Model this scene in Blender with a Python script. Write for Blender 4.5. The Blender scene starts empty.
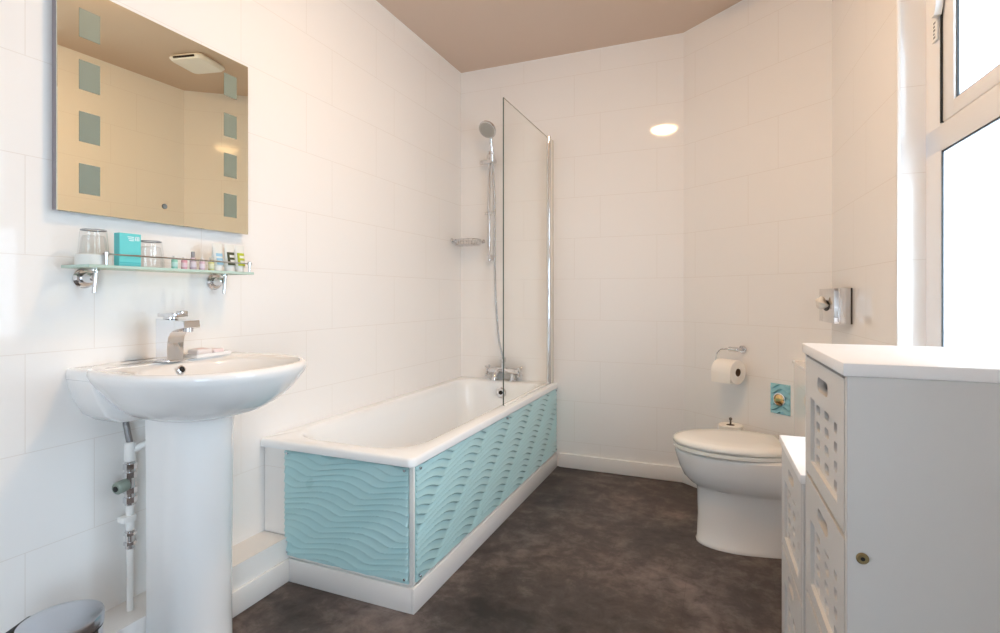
import bpy, bmesh, math, random
from math import sin, cos, pi, radians, sqrt, atan2, hypot
from mathutils import Vector, Matrix
random.seed(7)
S = bpy.context.scene
COL = S.collection

# ------------------------------------------------------------------ materials
def lin(c):
    return tuple(((v/255)/12.92 if v/255 <= .04045 else ((v/255+.055)/1.055)**2.4) for v in c) + (1,)
def mat(name, rgb, rough=.4, metal=0, spec=.5, coat=0, bump=None, trans=0, ior=1.45):
    m = bpy.data.materials.new(name); m.use_nodes = True
    b = m.node_tree.nodes['Principled BSDF']
    b.inputs['Base Color'].default_value = lin(rgb)
    b.inputs['Roughness'].default_value = rough
    b.inputs['Metallic'].default_value = metal
    b.inputs['Specular IOR Level'].default_value = spec
    b.inputs['Coat Weight'].default_value = coat
    b.inputs['Coat Roughness'].default_value = .08
    b.inputs['Transmission Weight'].default_value = trans
    b.inputs['IOR'].default_value = ior
    nt = m.node_tree
    # small procedural variation so that no surface is perfectly uniform
    tc = nt.nodes.new('ShaderNodeTexCoord'); no = nt.nodes.new('ShaderNodeTexNoise')
    sc, st = bump if bump else (9, .0)
    no.inputs['Scale'].default_value = sc
    nt.links.new(tc.outputs['Object'], no.inputs['Vector'])
    mr = nt.nodes.new('ShaderNodeMapRange')
    mr.inputs['To Min'].default_value = max(0, rough-.02); mr.inputs['To Max'].default_value = rough+.03
    nt.links.new(no.outputs['Fac'], mr.inputs['Value']); nt.links.new(mr.outputs[0], b.inputs['Roughness'])
    if bump:
        bp = nt.nodes.new('ShaderNodeBump'); bp.inputs['Strength'].default_value = st
        bp.inputs['Distance'].default_value = .002
        nt.links.new(no.outputs['Fac'], bp.inputs['Height']); nt.links.new(bp.outputs[0], b.inputs['Normal'])
    return m

def tile_mat(name, rgb, grout, rough=.12):
    m = mat(name, rgb, rough, spec=.5); nt = m.node_tree; b = nt.nodes['Principled BSDF']
    tc = nt.nodes.new('ShaderNodeTexCoord'); sep = nt.nodes.new('ShaderNodeSeparateXYZ')
    com = nt.nodes.new('ShaderNodeCombineXYZ'); ad = nt.nodes.new('ShaderNodeMath'); ad.operation = 'ADD'
    ad.inputs[1].default_value = -.1645
    au = nt.nodes.new('ShaderNodeMath'); au.operation = 'ADD'; au.inputs[1].default_value = 50
    nt.links.new(tc.outputs['Object'], sep.inputs[0])
    nt.links.new(sep.outputs['X'], au.inputs[0]); nt.links.new(au.outputs[0], com.inputs['X'])
    nt.links.new(sep.outputs['Z'], ad.inputs[0]); nt.links.new(ad.outputs[0], com.inputs['Y'])
    br = nt.nodes.new('ShaderNodeTexBrick')
    br.offset = .326; br.offset_frequency = 2; br.squash = 1
    for k, v in (('Scale', 1), ('Mortar Size', .0011), ('Mortar Smooth', .3), ('Bias', 0), ('Brick Width', .5), ('Row Height', .2555)):
        br.inputs[k].default_value = v
    c = lin(rgb)
    br.inputs['Color1'].default_value = c; br.inputs['Color2'].default_value = c
    br.inputs['Mortar'].default_value = lin(grout)
    nt.links.new(com.outputs[0], br.inputs['Vector'])
    nt.links.new(br.outputs['Color'], b.inputs['Base Color'])
    bp = nt.nodes.new('ShaderNodeBump'); bp.invert = True
    bp.inputs['Strength'].default_value = .25; bp.inputs['Distance'].default_value = .001
    no = nt.nodes.new('ShaderNodeTexNoise'); no.inputs['Scale'].default_value = 3.0; no.inputs['Detail'].default_value = 1
    nt.links.new(tc.outputs['Object'], no.inputs['Vector'])
    mx = nt.nodes.new('ShaderNodeMath'); mx.operation = 'MULTIPLY_ADD'; mx.inputs[1].default_value = .16
    nt.links.new(no.outputs['Fac'], mx.inputs[0]); nt.links.new(br.outputs['Fac'], mx.inputs[2])
    nt.links.new(mx.outputs[0], bp.inputs['Height']); nt.links.new(bp.outputs[0], b.inputs['Normal'])
    return m

def thin_glass(name, tint, rough=0.0, refl=.06, edge=.5, edge_dark=None):
    m = bpy.data.materials.new(name); m.use_nodes = True; nt = m.node_tree
    for n in list(nt.nodes): nt.nodes.remove(n)
    out = nt.nodes.new('ShaderNodeOutputMaterial'); mix = nt.nodes.new('ShaderNodeMixShader')
    tr = nt.nodes.new('ShaderNodeBsdfTransparent'); gl = nt.nodes.new('ShaderNodeBsdfGlossy')
    lw = nt.nodes.new('ShaderNodeLayerWeight'); lw.inputs['Blend'].default_value = .35
    mr = nt.nodes.new('ShaderNodeMapRange'); mr.inputs['To Min'].default_value = refl; mr.inputs['To Max'].default_value = edge
    gl.inputs['Roughness'].default_value = rough
    nt.links.new(lw.outputs['Facing'], mr.inputs['Value']); nt.links.new(mr.outputs[0], mix.inputs[0])
    if edge_dark:
        mc = nt.nodes.new('ShaderNodeMix'); mc.data_type = 'RGBA'
        mc.inputs[6].default_value = lin(tint); mc.inputs[7].default_value = lin(edge_dark)
        nt.links.new(lw.outputs['Facing'], mc.inputs[0]); nt.links.new(mc.outputs[2], tr.inputs['Color'])
    else:
        tr.inputs['Color'].default_value = lin(tint)
    nt.links.new(tr.outputs[0], mix.inputs[1]); nt.links.new(gl.outputs[0], mix.inputs[2])
    nt.links.new(mix.outputs[0], out.inputs['Surface'])
    return m

def floor_mat():
    m = mat('slate_vinyl', (70, 62, 58), .42, spec=.4); nt = m.node_tree; b = nt.nodes['Principled BSDF']
    tc = nt.nodes.new('ShaderNodeTexCoord')
    def noise(scale, det, rough=.6, dist=0):
        n = nt.nodes.new('ShaderNodeTexNoise'); n.inputs['Scale'].default_value = scale
        n.inputs['Detail'].default_value = det; n.inputs['Roughness'].default_value = rough; n.inputs['Distortion'].default_value = dist
        nt.links.new(tc.outputs['Object'], n.inputs['Vector']); return n
    n1 = noise(2.2, 6, .62, .6); n2 = noise(14, 8, .7, .3); n3 = noise(1.1, 3)
    cr = nt.nodes.new('ShaderNodeValToRGB'); e = cr.color_ramp.elements
    e[0].position = .38; e[0].color = lin((50, 44, 42)); e[1].position = .64; e[1].color = lin((122, 113, 109))
    k = cr.color_ramp.elements.new(.5); k.color = lin((77, 69, 66))
    ma = nt.nodes.new('ShaderNodeMath'); ma.operation = 'MULTIPLY_ADD'; ma.inputs[1].default_value = .45
    mb = nt.nodes.new('ShaderNodeMath'); mb.operation = 'MULTIPLY'; mb.inputs[1].default_value = .55
    nt.links.new(n2.outputs['Fac'], ma.inputs[0]); nt.links.new(n1.outputs['Fac'], mb.inputs[0]); nt.links.new(mb.outputs[0], ma.inputs[2])
    nt.links.new(ma.outputs[0], cr.inputs['Fac'])
    hue = nt.nodes.new('ShaderNodeMix'); hue.data_type = 'RGBA'; hue.blend_type = 'MULTIPLY'
    hc = nt.nodes.new('ShaderNodeValToRGB'); hc.color_ramp.elements[0].color = (.93, .99, 1.04, 1); hc.color_ramp.elements[1].color = (1.1, .96, .88, 1)
    hc.color_ramp.elements[0].position = .35; hc.color_ramp.elements[1].position = .65
    nt.links.new(n3.outputs['Fac'], hc.inputs['Fac']); hue.inputs[0].default_value = 1
    nt.links.new(cr.outputs['Color'], hue.inputs[6]); nt.links.new(hc.outputs['Color'], hue.inputs[7])
    br = nt.nodes.new('ShaderNodeTexBrick'); br.offset = .5
    for kk, v in (('Scale', 1), ('Mortar Size', .0012), ('Mortar Smooth', .5), ('Brick Width', .61), ('Row Height', .305)):
        br.inputs[kk].default_value = v
    nt.links.new(tc.outputs['Object'], br.inputs['Vector'])
    sm = nt.nodes.new('ShaderNodeMix'); sm.data_type = 'RGBA'; sm.inputs[7].default_value = lin((46, 40, 37))
    sf = nt.nodes.new('ShaderNodeMath'); sf.operation = 'MULTIPLY'; sf.inputs[1].default_value = .35
    nt.links.new(br.outputs['Fac'], sf.inputs[0]); nt.links.new(sf.outputs[0], sm.inputs[0])
    nt.links.new(hue.outputs[2], sm.inputs[6]); nt.links.new(sm.outputs[2], b.inputs['Base Color'])
    bp = nt.nodes.new('ShaderNodeBump'); bp.inputs['Strength'].default_value = .25; bp.inputs['Distance'].default_value = .001
    nt.links.new(n2.outputs['Fac'], bp.inputs['Height']); nt.links.new(bp.outputs[0], b.inputs['Normal'])
    return m

def emit(name, rgb, strength):
    m = mat(name, rgb, .5); b = m.node_tree.nodes['Principled BSDF']
    b.inputs['Emission Color'].default_value = lin(rgb); b.inputs['Emission Strength'].default_value = strength
    return m

TILE = tile_mat('white_gloss_tile', (241, 239, 237), (229, 224, 219), .045)
SKIRT = mat('white_skirting', (238, 236, 234), .25)
CEIL = mat('taupe_ceiling_paint', (210, 189, 172), .8, bump=(60, .05))
FLOOR = floor_mat()
CERAMIC = mat('white_ceramic', (240, 240, 240), .07, coat=.5)
ACRYL = mat('white_acrylic', (243, 247, 250), .12, coat=.4)
SEATP = mat('white_seat_plastic', (236, 235, 230), .16)
CHROME = mat('chrome', (222, 222, 224), .06, metal=1)
STEEL = mat('brushed_steel', (200, 202, 208), .22, metal=1)
BLACK = mat('black_rubber', (20, 20, 22), .5)
DARK = mat('dark_slot', (28, 26, 25), .6)
WPLAS = mat('white_plastic', (240, 240, 238), .3)
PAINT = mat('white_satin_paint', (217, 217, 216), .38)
LIDM = mat('white_lid_lacquer', (245, 245, 246), .3)
BRONZE = mat('antique_brass', (150, 132, 95), .3, metal=1)
GOLD = mat('brass_button', (225, 190, 130), .15, metal=1)
AQUA = mat('aqua_carved_glass', (178, 218, 222), .28, coat=.6, spec=.6)
AQUAD = mat('aqua_plate', (146, 204, 218), .15, coat=.6)
MIRROR = mat('mirror_silvering', (240, 237, 216), .0, metal=1)
for n in MIRROR.node_tree.nodes:
    if n.type == 'MAP_RANGE': n.inputs['To Min'].default_value = 0; n.inputs['To Max'].default_value = .002
FROST = mat('frosted_glass', (128, 137, 124), .45)
PAPER = mat('tissue_paper', (245, 241, 234), .9, bump=(45, .3))
CARD = mat('cardboard_core', (120, 96, 76), .9)
WGLASS = thin_glass('window_glass', (248, 252, 252), refl=.03, edge=.25)
SGLASS = thin_glass('screen_glass', (255, 255, 254), refl=.01, edge=.05)
SHGLASS = thin_glass('shelf_glass', (232, 243, 239), refl=.04, edge=.30)
TUMB = thin_glass('tumbler_glass', (254, 254, 254), refl=.04, edge=.30, edge_dark=(246, 247, 248))
GEDGE = mat('glass_edge_green', (120, 152, 140), .15)
GEDGED = mat('glass_edge_dark', (70, 84, 80), .15)
UPVC = mat('white_upvc', (236, 236, 237), .3)
GREYG = mat('grey_green_handle', (140, 152, 142), .45)
CISTILE = TILE
def cmat(n, c, r=.35): return mat(n, c, r)

# ------------------------------------------------------------------ object helpers
WM = {}
def thing(name, label, cat, loc=(0, 0, 0), rz=0, group=None, kind=None):
    o = bpy.data.objects.new(name, None); COL.objects.link(o); o.empty_display_size = .05
    o.location = loc; o.rotation_euler = (0, 0, rz)
    WM[o.name] = Matrix.Translation(loc) @ Matrix.Rotation(rz, 4, 'Z')
    if label: o['label'] = label
    if cat: o['category'] = cat
    if group: o['group'] = group
    if kind: o['kind'] = kind
    return o
def obj(name, bm, m, parent=None, origin=None, smooth=True, ang=35, matrix=None, local=False, weld=True):
    """link a bmesh (world coordinates unless local) as one mesh object"""
    if weld: bmesh.ops.remove_doubles(bm, verts=bm.verts, dist=1e-6)
    bmesh.ops.recalc_face_normals(bm, faces=bm.faces)
    me = bpy.data.meshes.new(name)
    M = Matrix.Identity(4)
    if parent is not None: M = WM[parent.name]
    elif matrix is not None: M = matrix
    elif origin is not None: M = Matrix.Translation(origin)
    if not local: bm.transform(M.inverted())
    bm.to_mesh(me); bm.free()
    ms = m if isinstance(m, (list, tuple)) else [m]
    for x in ms: me.materials.append(x)
    if smooth:
        me.shade_smooth(); me.set_sharp_from_angle(angle=radians(ang))
    o = bpy.data.objects.new(name, me); COL.objects.link(o)
    if parent is not None: o.parent = parent; WM[o.name] = M
    else:
        o.matrix_world = M; WM[o.name] = M
    return o
def tag(o, label, cat, group=None):
    o['label'] = label; o['category'] = cat
    if group: o['group'] = group
    return o
def struct(o): o['kind'] = 'structure'; return o

def box(bm, x0, x1, y0, y1, z0, z1, bev=0, seg=2, M=None):
    r = bmesh.ops.create_cube(bm, size=1)
    vs = r['verts']
    for v in vs:
        v.co = Vector((x0+(v.co.x+.5)*(x1-x0), y0+(v.co.y+.5)*(y1-y0), z0+(v.co.z+.5)*(z1-z0)))
    if bev:
        es = list({e for v in vs for e in v.link_edges})
        rr = bmesh.ops.bevel(bm, geom=es, offset=bev, segments=seg, profile=.5, affect='EDGES')
        vs = list({v for f in rr['faces'] for v in f.verts} | {v for v in vs if v.is_valid})
    if M is not None:
        for v in vs: v.co = M @ v.co
    return vs
def loft(bm, rings, cap0=True, cap1=True, closed=False):
    R = [[bm.verts.new(Vector(p)) for p in r] for r in rings]
    n = len(R[0])
    pairs = list(zip(R, R[1:])) + ([(R[-1], R[0])] if closed else [])
    for a, b in pairs:
        for i in range(n):
            j = (i+1) % n
            try: bm.faces.new((a[i], a[j], b[j], b[i]))
            except ValueError: pass
    if cap0 and not closed: bm.faces.new(list(reversed(R[0])))
    if cap1 and not closed: bm.faces.new(R[-1])
    return R
def lathe(bm, prof, seg=32, M=None, cap0=True, cap1=True):
    M = M or Matrix.Identity(4)
    rings = [[M @ Vector((max(r, 1e-5)*cos(2*pi*i/seg), max(r, 1e-5)*sin(2*pi*i/seg), z)) for i in range(seg)] for r, z in prof]
    return loft(bm, rings, cap0, cap1)
def aim(p, d):
    """matrix with local z along d at p"""
    d = Vector(d).normalized()
    return Matrix.Translation(p) @ d.to_track_quat('Z', 'Y').to_matrix().to_4x4()
def cyl(bm, p, q, r, seg=20, r2=None, bev=0):
    p = Vector(p); q = Vector(q); L = (q-p).length; r2 = r if r2 is None else r2
    if bev: prof = [(r-bev, 0), (r, bev), (r2, L-bev), (r2-bev, L)]
    else: prof = [(r, 0), (r2, L)]
    lathe(bm, prof, seg, aim(p, q-p))
def tube(bm, pts, r, seg=10, closed=False):
    pts = [Vector(p) for p in pts]; n = len(pts); rings = []; up = None
    rr = r if isinstance(r, (list, tuple)) else [r]*n
    for i, p in enumerate(pts):
        a = pts[(i-1) % n] if (closed or i > 0) else p
        b = pts[(i+1) % n] if (closed or i < n-1) else p
        t = (b-a).normalized()
        if up is None:
            up = Vector((0, 0, 1)) if abs(t.z) < .9 else Vector((1, 0, 0))
        s = t.cross(up).normalized(); up = s.cross(t).normalized()
        rings.append([p + rr[i]*(cos(2*pi*k/seg)*s + sin(2*pi*k/seg)*up) for k in range(seg)])
    loft(bm, rings, closed=closed)
def bez(ps, n=16):
    """Catmull-Rom through points"""
    ps = [Vector(p) for p in ps]; P = [ps[0]*2-ps[1]] + ps + [ps[-1]*2-ps[-2]]; out = []
    for i in range(1, len(P)-2):
        for k in range(n):
            t = k/n; a, b, c, d = P[i-1:i+3]
            out.append(.5*((2*b)+(c-a)*t+(2*a-5*b+4*c-d)*t*t+(3*b-a-3*c+d)*t**3))
    out.append(ps[-1]); return out
def rrect(x0, x1, y0, y1, r, z, n=8, rs=None):
    rs = rs or (r, r, r, r)      # order: (x1,y1) (x0,y1) (x0,y0) (x1,y0)
    out = []
    for (cx, cy, a0), q in zip(((x1, y1, 0), (x0, y1, 90), (x0, y0, 180), (x1, y0, 270)), rs):
        sx = 1 if cx == x1 else -1; sy = 1 if cy == y1 else -1
        for k in range(n+1):
            a = radians(a0+90*k/n)
            out.append(Vector((cx-sx*q+q*cos(a), cy-sy*q+q*sin(a), z)))
    return out
def plate(outer, holes, th):
    """flat board with holes, outline in local x/y, thickness centred on z; returns a bmesh"""
    cu = bpy.data.curves.new('outline', 'CURVE'); cu.dimensions = '2D'; cu.fill_mode = 'BOTH'; cu.extrude = th/2
    for loop in [outer]+holes:
        sp = cu.splines.new('POLY'); sp.points.add(len(loop)-1)
        for p, q in zip(sp.points, loop): p.co = (q[0], q[1], 0, 1)
        sp.use_cyclic_u = True
    o = bpy.data.objects.new('outline', cu); COL.objects.link(o)
    me = bpy.data.meshes.new_from_object(o.evaluated_get(bpy.context.evaluated_depsgraph_get()))
    bm = bmesh.new(); bm.from_mesh(me)
    bpy.data.objects.remove(o); bpy.data.curves.remove(cu); bpy.data.meshes.remove(me)
    return bm
def copy_tree(root, parent=None):
    c = root.copy(); COL.objects.link(c)
    if parent is not None: c.parent = parent
    for ch in [o for o in list(root.children)]: copy_tree(ch, c)
    return c
B = bmesh.new

# ------------------------------------------------------------------ room frame
Hc = 2.605; YB = 3.253
A1 = Vector((1.444, YB, 0)); B1 = Vector((2.099, 2.733, 0))
dB = (B1-A1).normalized(); LB = (B1-A1).length
dC = Vector((.0419, -1, 0)).normalized()
nC = Vector((-dC.y, dC.x, 0))*1          # outward from the room
nC = Vector((1, .0419, 0)).normalized()
YF = -2.0
LC = (B1.y-YF)/-dC.y
C1 = B1 + dC*LC
def frame(org, d):
    d = Vector(d).normalized(); z = Vector((0, 0, 1)); y = z.cross(d)
    return Matrix(((d.x, y.x, 0, org[0]), (d.y, y.y, 0, org[1]), (0, 0, 1, org[2] if len(org) > 2 else 0), (0, 0, 0, 1)))
def wall(name, org, d, boxes):
    bm = B(); M = frame(org, d)
    for b in boxes: box(bm, *b)
    o = obj(name, bm, TILE, matrix=M, local=True, smooth=False, weld=False)
    return struct(o)
TH = .28; THR = .15
# left wall: joints measured at y = .95 (odd rows)
wall('wall_left', (0, .45, 0), (0, 1, 0), [(YF-.45, YB-.45+.1, 0, TH, 0, Hc)])
wall('wall_back', (1.121-.163-.5, YB, 0), (1, 0, 0), [(-(1.121-.663)-.0, 1.444-(1.121-.663), 0, TH, 0, Hc)])
oB = B1 - dB*.416
wall('wall_angled', oB, -dB, [(-.416, LB-.416, -.2, 0, 0, Hc)])
# right wall with the window opening, plus an added opening for fill light
W0, W1, WZ0, WZ1 = .823, 1.86, .78, 2.10
wall('wall_right', B1, dC, [(0, W0, 0, THR, 0, Hc), (W1, 3.15, 0, THR, 0, Hc), (W0, W1, 0, THR, 0, WZ0), (W0, W1, 0, THR, WZ1, Hc),
      (4.45, LC, 0, THR, 0, Hc), (3.15, 4.45, 0, THR, 0, .20), (3.15, 4.45, 0, THR, 1.70, Hc)])
wall('wall_front', (C1.x, YF, 0), (-1, 0, 0), [(0, C1.x, 0, .15, 0, Hc)])
def slab(name, z0, z1, m):
    bm = B(); pts = [(-.1, YF-.1), (2.5, YF-.1), (2.45, 2.9), (1.6, YB+.25), (-.1, YB+.25)]
    loft(bm, [[(x, y, z0) for x, y in pts], [(x, y, z1) for x, y in pts]])
    return struct(obj(name, bm, m, smooth=False))
slab('floor', -.06, 0, FLOOR); slab('ceiling', Hc, Hc+.06, CEIL)
# ceiling sealant line / bright trim along wall tops
def trim(name, p, q, z0, z1, t, m=SKIRT, bev=.003, ext=0):
    """strip standing in front of the line p-q, t thick towards the room (to the right of p->q)"""
    p = Vector(p); q = Vector(q); d = (q-p).normalized(); M = frame((p.x, p.y, 0), d)
    bm = B(); box(bm, -ext, (q-p).length+ext, -t, 0, z0, z1, bev)
    return struct(obj(name, bm, m, matrix=M, local=True, weld=False, ang=50))
BX = .127                                   # low pipe boxing along the left wall
bm = B(); box(bm, 0, BX, YF, 1.556, 0, .165)
bx = obj('trim_1', bm, TILE, smooth=False); struct(bx)
trim('baseboard_left', (BX, YF, 0), (BX, 1.56, 0), 0, .085, .012)
trim('baseboard_back', (.70, YB, 0), (1.444, YB, 0), 0, .088, .013)
trim('baseboard_angled', A1, B1, 0, .088, .013, ext=.004)
trim('baseboard_right', B1, C1, 0, .088, .013)
# bright corner bead on the window reveal and white sealant joints
bm = B(); box(bm, W0-.004, W0+.004, -.004, .004, WZ0, WZ1, .0015)
struct(obj('trim_2', bm, WPLAS, matrix=frame(B1, dC), local=True, weld=False))
for k, (p, q) in enumerate((((0, YF, 0), (0, YB, 0)), ((0, YB, 0), (1.444, YB, 0)), (A1, B1), (B1, C1))):
    trim('trim_%d' % (3+k), p, q, Hc-.004, Hc, .004, WPLAS, bev=0)

# boxed-in cistern duct behind the toilet
BXC = .145
bm = B()
f0 = Vector((1.962, 2.842, 0)); f1 = f0 + dC*.95
box(bm, 0, .97, 0, .151, 0, .765)
box(bm, -.004, .975, -.006, .151, .765, .777, .002)
duct = struct(obj('trim_7', bm, TILE, matrix=frame(f0+dC*.0, dC), local=True, smooth=False, weld=False))

# ------------------------------------------------------------------ window
MC = frame(B1, dC)
def cbox(bm, l0, l1, d0, d1, z0, z1, bev=.003, seg=2): return box(bm, l0, l1, d0, d1, z0, z1, bev, seg, MC)
def build_window(nm, W0, W1, WZ0, WZ1, MID, TR, catch):
    wd = thing(nm, None, None, tuple(B1+dC*(W0+W1)/2)[:2]+(WZ0,), kind='structure')
    bm = B()
    FD0, FD1 = .066, .13
    cbox(bm, W0, W0+.102, FD0, FD1, WZ0, WZ1); cbox(bm, W1-.068, W1, FD0, FD1, WZ0, WZ1)
    cbox(bm, W0, W1, FD0, FD1, WZ0, WZ0+.06); cbox(bm, W0, W1, FD0, FD1, WZ1-.05, WZ1)
    cbox(bm, W0, W1, FD0, FD1, TR, TR+.074)
    MID = 1.36
    cbox(bm, MID-.035, MID+.035, FD0, FD1, WZ0, WZ1)
    obj('window_frame', bm, UPVC, wd)
    bm = B()
    for a, b in ((W0+.102, MID-.035), (MID+.035, W1-.068)):
        z0, z1 = WZ0+.06, TR; g = .004
        for (l0, l1, u0, u1) in ((a, a+g, z0, z1), (b-g, b, z0, z1), (a, b, z0, z0+g), (a, b, z1-g, z1)):
            cbox(bm, l0, l1, FD0+.002, FD0+.006, u0, u1, 0)
    obj('gasket', bm, BLACK, wd)
    bm = B(); cbox(bm, W0+.06, MID-.03, .098, .104, WZ0+.05, TR+.012, 0); obj('pane', bm, WGLASS, wd)
    bm = B(); cbox(bm, MID+.03, W1-.06, .098, .104, WZ0+.05, TR+.012, 0); obj('pane', bm, WGLASS, wd)
    for a, b in ((W0+.102, MID-.03), (MID+.03, W1-.07)):
        bm = B(); z0, z1 = TR+.078, WZ1-.045; t = .070
        SD0 = FD0+.003
        for (l0, l1, u0, u1) in ((a+.004, a+t, z0, z1), (b-t, b-.004, z0, z1), (a+t-.002, b-t+.002, z0, z0+t*.58), (a+t-.002, b-t+.002, z1-t, z1)):
            cbox(bm, l0, l1, SD0, FD1-.01, u0, u1, .003)
        sash = obj('sash', bm, UPVC, wd)
        bm = B()
        cbox(bm, a-.002, a+.005, FD0-.001, FD0+.006, z0-.001, z1, 0)
        g = .005
        for (l0, l1, u0, u1) in ((a+t, a+t+g, z0+t*.58, z1-t), (b-t-g, b-t, z0+t*.58, z1-t), (a+t, b-t, z0+t*.58, z0+t*.58+g)):
            cbox(bm, l0, l1, SD0+.006, SD0+.011, u0, u1, 0)
        obj('gasket', bm, BLACK, sash)
        bm = B(); cbox(bm, a+t-.01, b-t+.01, .094, .100, z0+t*.58-.01, z1-t+.01, 0); obj('pane', bm, WGLASS, sash)
    if catch:
        # restrictor catch with its little printed sticker
        bm = B(); po_ = [(.882, 1.96), (.946, 1.96), (.946, 1.872), (.934, 1.850), (.914, 1.850), (.882, 1.90)]
        loft(bm, [[MC @ Vector((l, FD0-.018, z)) for l, z in po_], [MC @ Vector((l, FD0-.001, z)) for l, z in po_]])
        obj('window_catch', bm, WPLAS, wd)
        bm = B(); cbox(bm, .884, .918, FD0-.006, FD0-.001, 1.79, 1.852, .002); stk = obj('catch_plate', bm, WPLAS, wd)
        bm = B()
        for k in range(5):
            cbox(bm, .896, .896+(.013, .009, .012, .007, .011)[k], FD0-.0066, FD0-.0058, 1.838-.010*k, 1.843-.010*k, 0)
        obj('printed_mark', bm, cmat('grey_print', (120, 120, 124)), stk)
    # inner sill board
    bm = B(); cbox(bm, W0+.001, W1-.001, -.02, FD0, WZ0, WZ0+.018, .004)
    obj('window_sill', bm, UPVC, wd)

build_window('window_1', W0, W1, WZ0, WZ1, (W0+W1)/2+.0, 1.478, True)
V0, V1, VZ0, VZ1 = 3.15, 4.45, .20, 1.70
build_window('added_fill_window', V0, V1, VZ0, VZ1, (V0+V1)/2, 1.10, False)  # added unseen window behind the camera, brightens the lower left of the room

# outside: pale boarded wing of the house seen through the panes
bm = B()
M = frame((2.55, 3.6, 0), (1, 0, 0))
for k in range(48):
    z = -2.5+k*.15
    vs = [Vector(v) for v in ((0, 0, z), (0, .02, z+.15), (0, .12, z+.15), (0, .12, z))]
    loft(bm, [[Vector((0, v.y, v.z)) for v in vs], [Vector((5.0, v.y, v.z)) for v in vs]])
struct(obj('trim_8', bm, cmat('white_weatherboard', (240, 242, 245), .6), matrix=M, local=True, smooth=False, weld=False))

# ------------------------------------------------------------------ ceiling lamp and vent
LX, LY = 1.165, 1.52
lamp = thing('ceiling_light', 'round flush ceiling light with a glowing white dome, lighting the whole bathroom', 'light', (LX, LY, Hc))
bm = B(); lathe(bm, [(.13, Hc-.018), (.13, Hc), (.05, Hc)], 40, Matrix.Translation((LX, LY, 0))); obj('base', bm, WPLAS, lamp)
bm = B(); lathe(bm, [(0, Hc-.056), (.045, Hc-.054), (.078, Hc-.046), (.098, Hc-.032), (.106, Hc-.018)], 40, Matrix.Translation((LX, LY, 0)), cap1=False)
obj('diffuser', bm, emit('lamp_glow', (255, 209, 156), 150), lamp)
vent = thing('extractor_vent', 'square white extractor vent on the ceiling, seen only in the mirror', 'vent', (1.548, 2.42, Hc), radians(-12))
bm = B(); Mv = WM[vent.name]
vs = []
loft(bm, [[Mv @ Vector((p.x, p.y, z)) for p in rrect(-r, r, -r, r, .03, 0)] for r, z in ((.10, 0), (.115, -.006), (.12, -.02), (.108, -.036), (.06, -.043))])
obj('cover', bm, WPLAS, vent)
for q in (-.1225, .1085):
    bm = B(); box(bm, -.075, .075, q, q+.014, -.028, -.018, 0, 2, Mv); obj('slot', bm, DARK, vent)

# ------------------------------------------------------------------ bath
bath = thing('bathtub', 'white bathtub with aqua carved wave panels against the left wall', 'bathtub', (.34, 2.4, 0))
bm = B()
X1, Y0b, Y1b, ZR = .690, 1.535, 3.253, .530
rings = [rrect(.032, X1-.03, Y0b+.03, Y1b-.02, .02, ZR-.030), rrect(.003, X1, Y0b, Y1b-.002, .025, ZR-.030, 8, (.004, .004, .006, .025)),
         rrect(.003, X1, Y0b, Y1b-.002, .025, ZR-.010, 8, (.004, .004, .006, .025)), rrect(.004, X1-.003, Y0b+.003, Y1b-.002, .025, ZR-.003, 8, (.004, .004, .006, .025)), rrect(.005, X1-.009, Y0b+.009, Y1b-.002, .025, ZR, 8, (.004, .004, .006, .022))]
inn = (.055, .615, 1.615, 3.165)
def ir(ins, z, rs, n=8, ye=0, yf=0):
    return rrect(inn[0]+ins, inn[1]-ins, inn[2]+ins+ye, inn[3]-ins-yf, 0, z, n, rs)
rings += [ir(-.012, ZR, (.11, .11, .16, .16)), ir(0, ZR-.004, (.10, .10, .155, .155)), ir(.008, ZR-.016, (.10, .10, .15, .15)),
          ir(.016, ZR-.05, (.10, .10, .15, .15), ye=.02), ir(.028, ZR-.15, (.10, .10, .14, .14), ye=.07, yf=.005), ir(.045, ZR-.27, (.10, .10, .13, .13), ye=.15, yf=.012),
          ir(.06, ZR-.34, (.10, .10, .12, .12), ye=.20, yf=.02), ir(.085, ZR-.38, (.09, .09, .11, .11), ye=.25, yf=.03), ir(.12, ZR-.395, (.07, .07, .08, .08), ye=.30, yf=.05)]
loft(bm, rings, cap0=False)
tub = obj('tub', bm, ACRYL, bath, ang=40)
# plinth and white surround
bm = B(); box(bm, .003, .676, 1.556, 3.250, .085, .094, .002); box(bm, .003, .676, 1.558, 1.62, 0, .088); box(bm, .61, .676, 1.556, 3.25, 0, .088)
obj('plinth', bm, SKIRT, bath)
bm = B(); box(bm, .139, .6765, 1.5455, 1.556, 0, .086, .0008); obj('kickboard', bm, SKIRT, bath)
bm = B(); box(bm, .676, .6875, 1.5455, 3.24, 0, .086, .0012); obj('kickboard', bm, SKIRT, bath)
bm = B(); box(bm, 0.003, .110, 1.558, 1.60, .165, ZR-.03); obj('end_strip', bm, TILE, bath, smooth=False)
bm = B(); box(bm, .655, .676, 1.560, 1.60, .094, ZR-.03, .001); box(bm, .6785, .6855, 1.5475, 1.5545, .094, ZR-.03, .002)
box(bm, .664, .679, 1.5545, 1.566, .094, ZR-.03, .001)
obj('corner_trim', bm, WPLAS, bath)
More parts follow.
